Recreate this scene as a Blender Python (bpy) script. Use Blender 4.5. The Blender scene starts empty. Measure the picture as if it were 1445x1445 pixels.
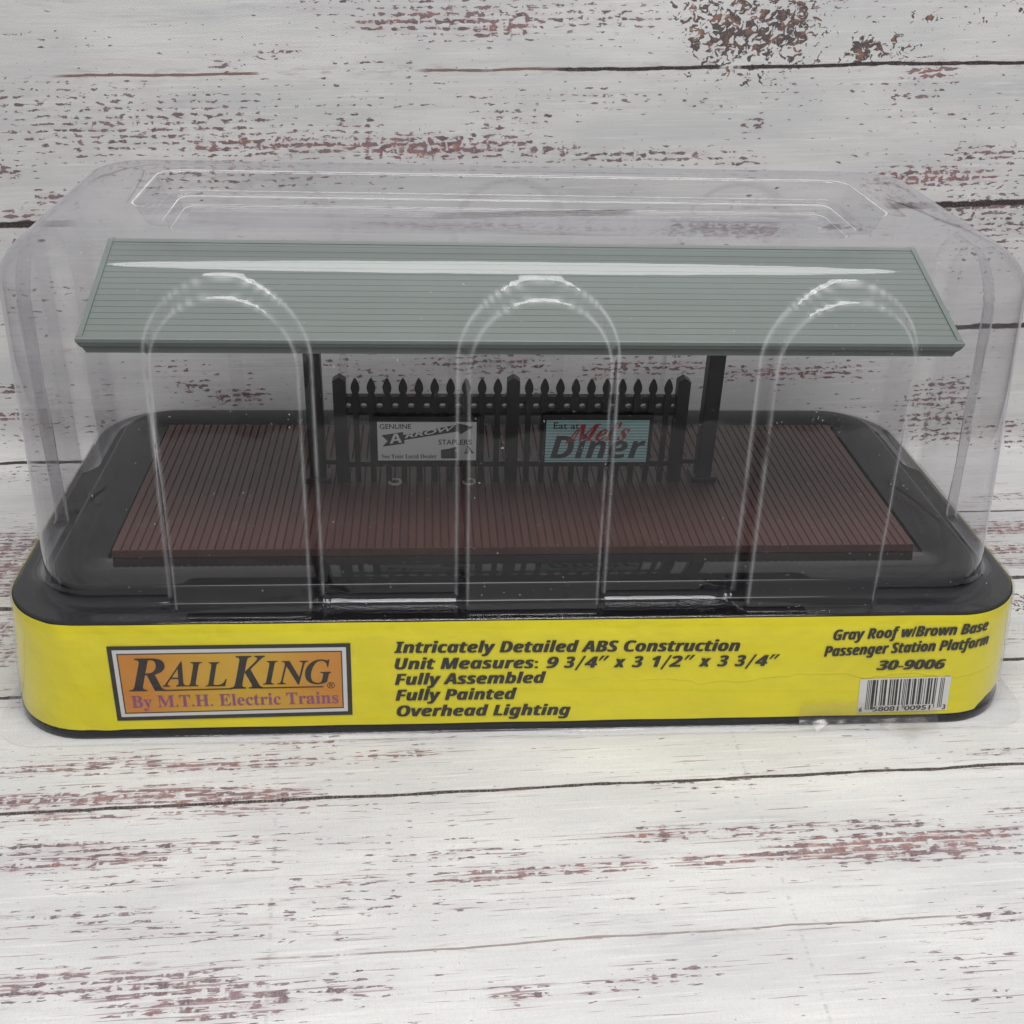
import bpy, bmesh, math, random
from mathutils import Vector, Matrix, noise
random.seed(7)
sc = bpy.context.scene
COL = sc.collection
sc.unit_settings.system = 'IMPERIAL'
sc.unit_settings.scale_length = 0.0254          # one scene unit is one inch

# ------------------------------------------------------------------ camera
cam = bpy.data.cameras.new('camera')
cam.sensor_width = 36.0
cam.lens = 39.86
cam.clip_start = 0.1
cam.clip_end = 400
cam_o = bpy.data.objects.new('camera', cam)
COL.objects.link(cam_o)
rx_ = Vector((0.9973116, -0.0663356, 0.0311299))
ux_ = Vector((0.0054964, 0.4913503, 0.8709447))
bx_ = rx_.cross(ux_)
M = Matrix((rx_, ux_, bx_)).transposed().to_4x4()
M.translation = Vector((-1.1388, -11.7134, 8.9072))
cam_o.matrix_world = M
sc.camera = cam_o

# ------------------------------------------------------------------ light
world = bpy.data.worlds.new('World')
sc.world = world
world.use_nodes = True
wn = world.node_tree.nodes
wl = world.node_tree.links
bg = wn['Background']
tc = wn.new('ShaderNodeTexCoord')
sep = wn.new('ShaderNodeSeparateXYZ')
wl.new(tc.outputs['Generated'], sep.inputs[0])
rmp = wn.new('ShaderNodeValToRGB')              # a room: darker low down, paler ceiling
rmp.color_ramp.elements[0].position = 0.47
rmp.color_ramp.elements[0].color = (0.05, 0.05, 0.055, 1)
rmp.color_ramp.elements[1].position = 0.80
mid = rmp.color_ramp.elements.new(0.54)
mid.color = (0.71, 0.745, 0.80, 1)
rmp.color_ramp.elements[1].color = (0.42, 0.43, 0.46, 1)
mr = wn.new('ShaderNodeMapRange')
mr.inputs[1].default_value = -1.0
wl.new(sep.outputs[2], mr.inputs[0])
wl.new(mr.outputs[0], rmp.inputs[0])
wl.new(rmp.outputs[0], bg.inputs[0])
bg.inputs[1].default_value = 0.66

def area(name, loc, target, sx, sy, power, color):
    l = bpy.data.lights.new(name, 'AREA')
    l.shape = 'ELLIPSE'
    l.size, l.size_y = sx, sy
    l.energy = power
    l.color = color
    o = bpy.data.objects.new(name, l)
    o.location = loc
    d = Vector(target) - Vector(loc)
    o.rotation_euler = d.to_track_quat('-Z', 'Y').to_euler()
    COL.objects.link(o)
    return o
area('ceiling_light', (1.0, -7.0, 22.0), (0.8, -1.0, 2.0), 20.5, 9.5, 5400, (1.0, 0.99, 0.965))

sc.view_settings.view_transform = 'Standard'
sc.view_settings.look = 'None'
sc.view_settings.exposure = -0.14
sc.view_settings.gamma = 1.0
sc.view_settings.use_curve_mapping = False
sc.render.engine = 'CYCLES'
sc.cycles.max_bounces = 12
sc.cycles.transparent_max_bounces = 40
sc.cycles.glossy_bounces = 6
sc.cycles.caustics_reflective = False
sc.cycles.caustics_refractive = False
sc.cycles.use_denoising = True
sc.cycles.sample_clamp_indirect = 6.0

# ------------------------------------------------------------------ materials
def new_mat(name):
    m = bpy.data.materials.new(name)
    m.use_nodes = True
    return m, m.node_tree.nodes, m.node_tree.links, m.node_tree.nodes['Principled BSDF']

class G:
    """small helper for writing shader graphs"""
    def __init__(self, m):
        self.t = m.node_tree
    def n(self, kind, **kw):
        nd = self.t.nodes.new(kind)
        for k, v in kw.items():
            setattr(nd, k, v)
        return nd
    def put(self, sock, v):
        if hasattr(v, 'is_linked') or hasattr(v, 'links'):
            self.t.links.new(v, sock)
        else:
            sock.default_value = v
    def math(self, op, a, b=0.0, c=0.0, clamp=False):
        nd = self.n('ShaderNodeMath', operation=op, use_clamp=clamp)
        self.put(nd.inputs[0], a); self.put(nd.inputs[1], b); self.put(nd.inputs[2], c)
        return nd.outputs[0]
    def mix(self, f, a, b):
        nd = self.n('ShaderNodeMix', data_type='RGBA')
        self.put(nd.inputs[0], f); self.put(nd.inputs[6], a); self.put(nd.inputs[7], b)
        return nd.outputs[2]
    def noise(self, vec, scale=1.0, detail=3.0, rough=0.5, dist=0.0):
        nd = self.n('ShaderNodeTexNoise')
        if vec is not None:
            self.put(nd.inputs['Vector'], vec)
        nd.inputs['Scale'].default_value = scale
        nd.inputs['Detail'].default_value = detail
        nd.inputs['Roughness'].default_value = rough
        nd.inputs['Distortion'].default_value = dist
        return nd.outputs['Fac']
    def comb(self, x, y, z=0.0):
        nd = self.n('ShaderNodeCombineXYZ')
        self.put(nd.inputs[0], x); self.put(nd.inputs[1], y); self.put(nd.inputs[2], z)
        return nd.outputs[0]
    def step(self, v, lo, hi):
        nd = self.n('ShaderNodeMapRange', interpolation_type='SMOOTHSTEP')
        self.put(nd.inputs[0], v); self.put(nd.inputs[1], lo); self.put(nd.inputs[2], hi)
        return nd.outputs[0]

def plain(name, col, rough=0.5, var=0.12, scale=3.0, bump=0.0, bscale=40.0, spec=0.5):
    m, n, l, p = new_mat(name)
    g = G(m)
    tcn = g.n('ShaderNodeTexCoord')
    f = g.noise(tcn.outputs['Object'], scale, 4, 0.6)
    a = tuple(c * (1 - var) for c in col[:3]) + (1,)
    b = tuple(min(1, c * (1 + var)) for c in col[:3]) + (1,)
    l.new(g.mix(f, a, b), p.inputs['Base Color'])
    p.inputs['Roughness'].default_value = rough
    p.inputs['Specular IOR Level'].default_value = spec
    if bump:
        bn = g.n('ShaderNodeBump')
        bn.inputs['Strength'].default_value = bump
        bn.inputs['Distance'].default_value = 0.02
        l.new(g.noise(tcn.outputs['Object'], bscale, 3, 0.6), bn.inputs['Height'])
        l.new(bn.outputs[0], p.inputs['Normal'])
    return m

MAT = {}
MAT['tray'] = plain('black_styrene', (0.006, 0.006, 0.007), 0.04, 0.2, 2.0, spec=0.38)
MAT['roof'] = plain('grey_green_plastic', (0.152, 0.176, 0.166), 0.42, 0.06, 1.2, 0.08, 60)
MAT['fence'] = plain('dark_brown_black_plastic', (0.013, 0.012, 0.011), 0.38, 0.25, 4.0)
MAT['ink'] = plain('black_ink', (0.022, 0.021, 0.018), 0.45, 0.2, 8.0)
MAT['ink_soft'] = plain('dark_grey_ink', (0.05, 0.05, 0.05), 0.5, 0.2, 8.0)
MAT['purple'] = plain('purple_ink', (0.25, 0.080, 0.19), 0.45, 0.15, 8.0)
MAT['silver'] = plain('pale_grey_ink', (0.62, 0.62, 0.62), 0.4, 0.05, 8.0)
MAT['white'] = plain('white_label_paper', (0.68, 0.68, 0.66), 0.4, 0.04, 8.0)
MAT['red'] = plain('red_ink', (0.42, 0.035, 0.03), 0.5, 0.1, 8.0)
MAT['sign_white'] = plain('grey_white_sign_paper', (0.74, 0.76, 0.76), 0.5, 0.05, 6.0)
MAT['eyelet'] = plain('pale_plastic_peg', (0.36, 0.36, 0.34), 0.4, 0.05, 6.0)

def mat_sign_teal():
    m, n, l, p = new_mat('teal_striped_sign_paper')
    g = G(m)
    geo = g.n('ShaderNodeTexCoord')
    s = g.n('ShaderNodeSeparateXYZ'); l.new(geo.outputs['Object'], s.inputs[0])
    w = g.math('SINE', g.math('MULTIPLY', s.outputs[2], 2 * math.pi / 0.043))
    f = g.step(w, 0.35, 0.75)
    l.new(g.mix(f, (0.44, 0.66, 0.66, 1), (0.16, 0.32, 0.33, 1)), p.inputs['Base Color'])
    p.inputs['Roughness'].default_value = 0.5
    return m
MAT['teal'] = mat_sign_teal()

def mat_deck():
    m, n, l, p = new_mat('brown_painted_deck')
    g = G(m)
    geo = g.n('ShaderNodeTexCoord')
    s = g.n('ShaderNodeSeparateXYZ'); l.new(geo.outputs['Object'], s.inputs[0])
    b = g.math('FLOOR', g.math('MULTIPLY', s.outputs[0], 10.0))
    wn_ = g.n('ShaderNodeTexWhiteNoise', noise_dimensions='1D'); l.new(b, wn_.inputs['W'])
    gr = g.noise(g.comb(g.math('MULTIPLY', s.outputs[0], 30), g.math('MULTIPLY', s.outputs[1], 2.0)), 1.0, 4, 0.6)
    f = g.math('ADD', g.math('MULTIPLY', wn_.outputs['Value'], 0.35), g.math('MULTIPLY', gr, 0.65))
    l.new(g.mix(f, (0.048, 0.020, 0.017, 1), (0.080, 0.036, 0.031, 1)), p.inputs['Base Color'])
    p.inputs['Roughness'].default_value = 0.5
    return m
MAT['deck'] = mat_deck()

def mat_band():
    m, n, l, p = new_mat('yellow_printed_card')
    g = G(m)
    tcn = g.n('ShaderNodeTexCoord')
    s = g.n('ShaderNodeSeparateXYZ'); l.new(tcn.outputs['Object'], s.inputs[0])
    f = g.noise(tcn.outputs['Object'], 1.6, 4, 0.6)
    base = g.mix(f, (0.72, 0.62, 0.006, 1), (0.82, 0.73, 0.010, 1))
    # soft handling creases running along the card
    wob = g.math('ADD', s.outputs[2], g.math('MULTIPLY', g.noise(g.comb(g.math('MULTIPLY', s.outputs[0], 0.7), 0.0), 1.0, 4, 0.6), 0.55))
    c1 = g.math('ABSOLUTE', g.math('SUBTRACT', wob, 0.97))
    cr = g.math('MULTIPLY', g.math('SUBTRACT', 1.0, g.step(c1, 0.004, 0.02)), g.step(s.outputs[0], -0.5, 2.5))
    base = g.mix(g.math('MULTIPLY', cr, 0.10), base, (0.34, 0.27, 0.01, 1))
    sp = g.noise(tcn.outputs['Object'], 55.0, 1, 0.4)
    base = g.mix(g.math('MULTIPLY', g.step(sp, 0.80, 0.84), 0.5), base, (0.2, 0.15, 0.02, 1))
    l.new(base, p.inputs['Base Color'])
    p.inputs['Roughness'].default_value = 0.32
    bn = g.n('ShaderNodeBump'); bn.inputs['Strength'].default_value = 0.5; bn.inputs['Distance'].default_value = 0.07
    l.new(g.math('ADD', g.noise(tcn.outputs['Object'], 2.2, 3, 0.5), g.math('MULTIPLY', cr, 0.08)), bn.inputs['Height'])
    l.new(bn.outputs[0], p.inputs['Normal'])
    return m
MAT['band'] = mat_band()

def mat_logo():
    m, n, l, p = new_mat('orange_to_yellow_print')
    g = G(m)
    tcn = g.n('ShaderNodeTexCoord')
    s = g.n('ShaderNodeSeparateXYZ'); l.new(tcn.outputs['Object'], s.inputs[0])
    d = g.math('DIVIDE', g.math('ABSOLUTE', g.math('SUBTRACT', s.outputs[0], -3.35)), 1.25)
    f = g.math('ADD', g.step(d, 0.1, 1.0), g.math('MULTIPLY', g.math('SUBTRACT', g.noise(tcn.outputs['Object'], 4.0, 4, 0.6), 0.5), 0.5), clamp=True)
    l.new(g.mix(f, (0.62, 0.37, 0.030, 1), (0.58, 0.225, 0.030, 1)), p.inputs['Base Color'])
    p.inputs['Roughness'].default_value = 0.35
    return m
MAT['logo'] = mat_logo()

def mat_clear(name, tint, dust, rough, gain=1.0):
    """thin clear vacuum formed sheet: transparent, with the reflection of its two faces"""
    m, n, l, p = new_mat(name)
    n.remove(p)
    g = G(m)
    out = n['Material Output']
    geo = g.n('ShaderNodeNewGeometry')
    tcn = g.n('ShaderNodeTexCoord')
    dp = g.n('ShaderNodeVectorMath', operation='DOT_PRODUCT')
    l.new(geo.outputs['Incoming'], dp.inputs[0]); l.new(geo.outputs['Normal'], dp.inputs[1])
    c = g.math('ABSOLUTE', dp.outputs['Value'])
    q = g.math('POWER', g.math('SUBTRACT', 1.0, c, clamp=True), 5.0)
    r = g.math('ADD', g.math('MULTIPLY', q, 0.984), 0.016)
    slab = g.math('DIVIDE', g.math('MULTIPLY', r, 2.0), g.math('ADD', r, 1.0))
    slab = g.math('MULTIPLY', slab, gain, clamp=True)
    tr = g.n('ShaderNodeBsdfTransparent')
    path = g.math('MINIMUM', g.math('DIVIDE', 1.0, g.math('MAXIMUM', c, 0.05)), 5.0)
    cc = g.n('ShaderNodeCombineColor')
    for i in range(3):
        l.new(g.math('POWER', tint[i], path), cc.inputs[i])
    l.new(cc.outputs[0], tr.inputs[0])
    gl = g.n('ShaderNodeBsdfGlossy'); gl.inputs['Roughness'].default_value = rough
    gl.inputs['Color'].default_value = (0.97, 0.97, 1.0, 1)
    mx = g.n('ShaderNodeMixShader')
    l.new(slab, mx.inputs[0]); l.new(tr.outputs[0], mx.inputs[1]); l.new(gl.outputs[0], mx.inputs[2])
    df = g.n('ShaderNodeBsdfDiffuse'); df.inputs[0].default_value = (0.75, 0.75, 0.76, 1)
    # dust specks, hair scratches and a faint handling haze
    sp = g.step(g.noise(tcn.outputs['Object'], 32.0, 1.0, 0.4), 0.770, 0.80)
    v1 = g.noise(tcn.outputs['Object'], 5.0, 2, 0.5, 2.5)
    hair = g.math('SUBTRACT', 1.0, g.step(g.math('ABSOLUTE', g.math('SUBTRACT', v1, 0.5)), 0.0008, 0.0035))
    gate = g.step(g.noise(tcn.outputs['Object'], 3.3, 3, 0.6), 0.60, 0.66)
    hz = g.math('MULTIPLY', g.step(g.noise(tcn.outputs['Object'], 1.1, 5, 0.65), 0.35, 0.8), 0.006)
    f = g.math('ADD', g.math('MULTIPLY', sp, 0.42), g.math('MULTIPLY', g.math('MULTIPLY', hair, gate), 0.22))
    # edge highlights painted in as diffuse white along the rib and recess folds
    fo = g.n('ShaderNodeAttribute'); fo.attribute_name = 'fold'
    edge_glint = g.math('MULTIPLY', g.math('MULTIPLY', fo.outputs['Fac'], g.step(g.noise(tcn.outputs['Object'], 2.5, 4, 0.6), 0.15, 0.6)), 0.27)
    f = g.math('ADD', g.math('MULTIPLY', g.math('ADD', f, hz, clamp=True), dust), edge_glint, clamp=True)
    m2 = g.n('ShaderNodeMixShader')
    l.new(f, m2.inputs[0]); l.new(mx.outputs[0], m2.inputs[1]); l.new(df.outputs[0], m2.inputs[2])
    l.new(m2.outputs[0], out.inputs[0])
    return m
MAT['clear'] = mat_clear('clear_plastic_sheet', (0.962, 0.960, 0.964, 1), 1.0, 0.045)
MAT['skirt'] = mat_clear('clear_plastic_sheet_stretched_thin', (0.985, 0.984, 0.985, 1), 0.0, 0.03, 0.6)
MAT['tape'] = mat_clear('crumpled_clear_tape', (0.945, 0.94, 0.92, 1), 0.6, 0.25, 1.6)

# ------------------------------------------------------------------ object helpers
def link(name, verts, faces, mat, parent=None, smooth=False):
    me = bpy.data.meshes.new(name)
    me.from_pydata([tuple(v) for v in verts], [], faces)
    me.update()
    if smooth:
        me.polygons.foreach_set('use_smooth', [True] * len(me.polygons))
    if mat is not None:
        me.materials.append(mat)
    o = bpy.data.objects.new(name, me)
    COL.objects.link(o)
    if parent is not None:
        o.parent = parent
    return o

def thing(name, label, cat, loc=(0, 0, 0)):
    o = bpy.data.objects.new(name, None)
    o.empty_display_size = 0.5
    COL.objects.link(o)
    o.location = loc
    o['label'] = label
    o['category'] = cat
    return o

class MB:
    """collects boxes, prisms and sheets into one mesh"""
    def __init__(self):
        self.v, self.f = [], []
    def add(self, v, f):
        k = len(self.v)
        self.v += [tuple(p) for p in v]
        self.f += [tuple(i + k for i in q) for q in f]
    def box(self, x0, x1, y0, y1, z0, z1, b=0.0):
        bm = bmesh.new()
        bmesh.ops.create_cube(bm, size=1.0)
        for q in bm.verts:
            q.co = Vector(((x0 + x1) / 2 + q.co.x * (x1 - x0), (y0 + y1) / 2 + q.co.y * (y1 - y0), (z0 + z1) / 2 + q.co.z * (z1 - z0)))
        if b > 0:
            bmesh.ops.bevel(bm, geom=bm.edges[:], offset=b, segments=2, profile=0.5, affect='EDGES')
        bm.verts.index_update()
        self.add([q.co[:] for q in bm.verts], [[w.index for w in q.verts] for q in bm.faces])
        bm.free()
    def prism(self, poly, y0, y1):
        """closed outline in x,z pushed from y0 to y1"""
        n = len(poly)
        v = [(x, y0, z) for x, z in poly] + [(x, y1, z) for x, z in poly]
        f = [tuple(range(n)), tuple(range(2 * n - 1, n - 1, -1))]
        f += [(i, i + n, (i + 1) % n + n, (i + 1) % n) for i in range(n)]
        self.add(v, f)
    def along_x(self, prof, x0, x1):
        """closed outline in y,z pushed from x0 to x1"""
        n = len(prof)
        v = [(x0, y, z) for y, z in prof] + [(x1, y, z) for y, z in prof]
        f = [tuple(range(n)), tuple(range(2 * n - 1, n - 1, -1))]
        f += [(i, i + n, (i + 1) % n + n, (i + 1) % n) for i in range(n)]
        self.add(v, f)
    def build(self, name, mat, parent=None, smooth=False):
        o = link(name, self.v, self.f, mat, parent, smooth)
        bm = bmesh.new(); bm.from_mesh(o.data)
        bmesh.ops.recalc_face_normals(bm, faces=bm.faces[:])
        bm.to_mesh(o.data); bm.free()
        return o

# ------------------------------------------------------------------ the printed wood sheet: table and upright in one piece
YF, RF = 5.3, 0.6                                # where it starts to curve up, and the curve's radius
SLOPE = 0.036                                    # the print lies a little askew to the package
WEAR= [(3.65, 12.51, 0.84, 0.57, 1.1, 2), (3.46, 12.8, 0.94, 0.28, 0.9, 2), (5.27, 12.23, 0.11, 0.22, 1.2, 2), (5.71, 12.24, 0.34, 0.2, 0.9, 2), (6.53, 12.67, 0.64, 0.12, 0.6, 2), (7.37, 12.76, 0.32, 0.11, 0.6, 2), (6.15, 12.48, 0.27, 0.1, 0.6, 2), (-0.75, 12.76, 0.81, 0.15, 0.9, 0), (-1.56, 12.7, 0.51, 0.08, 0.9, 1), (-2.45, 12.93, 0.6, 0.06, 0.5, 0), (-0.14, 12.61, 0.46, 0.09, 0.9, 1), (1.39, 12.73, 0.72, 0.17, 0.6, 0), (0.77, 12.88, 0.61, 0.09, 0.5, 0), (-5.81, 11.43, 0.51, 0.12, 0.4, 0), (-4.56, 11.66, 0.41, 0.14, 0.5, 0), (-6.03, 11.35, 0.51, 0.05, 0.7, 0), (-4.79, 11.46, 0.41, 0.09, 0.6, 0), (-3.29, 12.32, 0.3, 0.05, 0.7, 0), (-4.01, 12.15, 0.14, 0.05, 0.8, 0), (-2.08, 12.15, 0.61, 0.05, 0.4, 0), (-3.48, 11.03, 1.05, 0.14, 0.9, 1), (-2.22, 11.01, 0.53, 0.14, 0.9, 0), (-1.16, 10.96, 0.85, 0.14, 1.1, 1), (-0.1, 10.97, 0.54, 0.19, 0.8, 0), (-4.41, 11.15, 0.41, 0.1, 0.6, 0), (0.66, 10.88, 0.43, 0.08, 0.8, 0), (2.08, 10.77, 1.21, 0.07, 0.8, 0), (3.63, 10.68, 0.33, 0.07, 0.7, 0), (0.11, 11.33, 0.48, 0.25, 0.5, 0), (-2.21, 11.32, 0.31, 0.12, 0.6, 0), (-6.81, 10.32, 0.21, 0.05, 0.9, 0), (-7.37, 10.7, 0.12, 0.08, 0.9, 0), (-7.27, 10.06, 0.31, 0.05, 0.9, 1), (6.43, 11.91, 0.33, 0.1, 0.9, 1), (6.23, 11.58, 0.33, 0.05, 0.7, 0), (6.73, 11.32, 1.01, 0.12, 0.35, 0), (7.6, 10.69, 0.57, 0.11, 0.8, 0), (6.71, 10.36, 0.8, 0.12, 1, 1), (7.78, 10.21, 0.46, 0.05, 0.6, 0), (7.74, 9.87, 0.7, 0.16, 0.9, 0), (7.94, 9.55, 0.71, 0.16, 0.7, 0), (8.02, 9.2, 0.48, 0.23, 0.5, 0), (3.83, 11.21, 0.09, 0.05, 1, 0), (3.09, 11.51, 0.22, 0.05, 0.6, 0), (-7.34, 9.68, 0.32, 0.05, 0.6, 0), (-6.66, 11.84, 0.6, 0.05, 0.4, 1), (-2.13, 7.3, 0.47, 0.1, 0.6, 0), (-2.64, 7.54, 0.23, 0.06, 0.7, 0), (-5.04, 7.2, 0.21, 0.06, 0.9, 0), (-4.3, 6.99, 0.35, 0.1, 1, 1), (-0.72, 7.48, 0.47, 0.1, 0.7, 0), (-0.01, 7.42, 0.71, 0.13, 0.8, 0), (-1.43, 7.04, 0.59, 0.08, 0.5, 1), (1.9, 7.27, 0.36, 0.13, 0.9, 1), (2.86, 7.31, 0.73, 0.11, 0.8, 1), (5.07, 7.13, 1.11, 0.1, 0.9, 1), (4.69, 7.18, 0.37, 0.06, 0.8, 0), (7.74, 6.78, 0.38, 0.11, 0.9, 0), (7.67, 6.51, 0.51, 0.11, 0.9, 0), (7.74, 6.17, 0.51, 0.11, 0.9, 0), (7.94, 5.83, 0.52, 0.1, 0.8, 0), (0.48, 6.82, 0.48, 0.1, 0.6, 1), (-5.23, 7.52, 0.46, 0.07, 0.5, 0), (-8.0, 7.24, 0.17, 0.05, 1, 0), (-8.03, 6.77, 0.21, 0.05, 1, 1), (-8.04, 6.35, 0.35, 0.05, 0.5, 0), (-7.17, 3.38, 0.62, 0.46, 0.9, 0), (-7.09, 2.79, 0.5, 0.28, 1, 1), (-6.92, 2.22, 0.29, 0.3, 0.8, 0), (-6.7, 1.35, 0.18, 0.51, 0.8, 0), (-6.46, 0.71, 0.18, 0.32, 0.7, 0), (9.26, 5.65, 0.33, 0.1, 0.6, 0), (9.13, 5.99, 0.33, 0.07, 0.7, 1), (8.17, 3.16, 0.33, 0.18, 1, 1), (7.73, 3.11, 0.47, 0.09, 1, 0), (7.81, 2.52, 0.45, 0.1, 1, 1), (7.62, 2.11, 0.44, 0.08, 0.9, 0), (7.31, 1.11, 0.15, 0.25, 1.1, 2), (8.72, 4.2, 0.5, 0.1, 0.7, 0), (-5.48, -1.54, 0.7, 0.05, 0.9, 0), (-4.39, -1.56, 0.95, 0.06, 0.8, 0), (-3.36, -1.6, 0.64, 0.07, 0.9, 1), (-2.17, -1.59, 0.65, 0.05, 0.6, 0), (-1.52, -1.54, 0.41, 0.05, 0.8, 1), (-5.34, -2.03, 0.76, 0.08, 1, 1), (-4.29, -2.04, 1.07, 0.1, 1, 1), (-3.21, -2.11, 0.7, 0.07, 1, 1), (-4.82, -2.32, 1.05, 0.05, 0.7, 1), (-3.26, -2.31, 0.76, 0.07, 0.7, 1), (-2.73, -2.34, 0.92, 0.05, 0.5, 0), (-5.14, -2.73, 0.65, 0.05, 0.9, 0), (-4.79, -2.98, 0.85, 0.06, 0.9, 1), (-3.91, -2.82, 0.87, 0.05, 0.7, 0), (-3.05, -2.79, 0.44, 0.05, 0.6, 0), (-3.14, -3.14, 0.36, 0.05, 0.6, 0), (-0.9, -3.14, 0.66, 0.05, 0.7, 0), (-0.55, -3.45, 0.43, 0.07, 0.9, 1), (-2.05, -3.45, 0.43, 0.05, 0.7, 0), (-5.01, -3.64, 0.4, 0.05, 0.7, 0), (-4.34, -3.68, 0.41, 0.05, 0.7, 0), (-4.24, -3.27, 0.56, 0.05, 0.5, 0), (-4.68, -4.37, 0.77, 0.05, 0.8, 0), (-3.59, -4.44, 0.58, 0.05, 0.9, 0), (-4.45, -4.52, 0.76, 0.05, 0.9, 0), (-3.44, -4.58, 0.7, 0.05, 0.9, 0), (-2.79, -4.7, 0.7, 0.05, 0.9, 0), (-2.16, -4.72, 0.58, 0.05, 0.8, 0), (-3.47, -4.77, 0.38, 0.05, 0.9, 1), (-2.9, -4.86, 0.38, 0.06, 0.8, 0), (-1.98, -4.58, 0.39, 0.05, 0.6, 0), (-4.04, -3.86, 0.54, 0.05, 0.5, 0), (-3.55, -3.98, 0.4, 0.05, 0.5, 0), (1.38, -3.01, 0.38, 0.05, 1, 1), (2.31, -3.04, 0.23, 0.05, 0.9, 0), (2.95, -3.01, 0.62, 0.05, 0.7, 0), (3.74, -3.04, 0.47, 0.05, 0.9, 0), (3.81, -3.28, 1.08, 0.07, 1.1, 1), (2.91, -3.39, 0.84, 0.05, 1, 1), (1.9, -3.42, 0.45, 0.05, 0.9, 1), (4.05, -3.47, 1.0, 0.05, 1, 0), (0.63, -3.42, 0.44, 0.07, 0.8, 1), (-0.18, -3.43, 0.29, 0.05, 0.9, 1), (4.8, -3.22, 0.39, 0.05, 0.8, 0), (0.77, -4.83, 0.53, 0.05, 0.6, 0), (-0.29, -4.86, 0.19, 0.05, 0.8, 0), (1.18, -4.76, 0.27, 0.05, 0.6, 0), (4.45, -4.33, 0.29, 0.05, 0.8, 0), (3.91, -5.21, 0.27, 0.05, 0.6, 0), (5.26, -2.93, 0.16, 0.05, 0.6, 0), (5.52, -1.98, 0.34, 0.05, 0.7, 1), (0.33, -1.23, 0.51, 0.05, 0.3, 1), (2.01, -2.28, 0.49, 0.05, 0.5, 0), (-2.68, -1.29, 0.49, 0.05, 0.7, 1), (-4.58, -1.4, 0.4, 0.05, 0.7, 1)]
WEAR += [(-5.3, 11.3, 1.8, 0.40, 0.62, 0), (-4.2, 10.62, 1.3, 0.25, 0.6, 0), (-6.3, 11.7, 1.0, 0.25, 0.55, 0), (-0.6, 12.75, 1.3, 0.2, 0.75, 0)]
def sheet_point(x, s):
    q = RF * math.pi / 2
    if s <= YF:
        return (x, s, 0.0)
    if s <= YF + q:
        a = (s - YF) / RF
        return (x, YF + RF * math.sin(a), RF - RF * math.cos(a))
    return (x, YF + RF, RF + s - YF - q)

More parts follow.
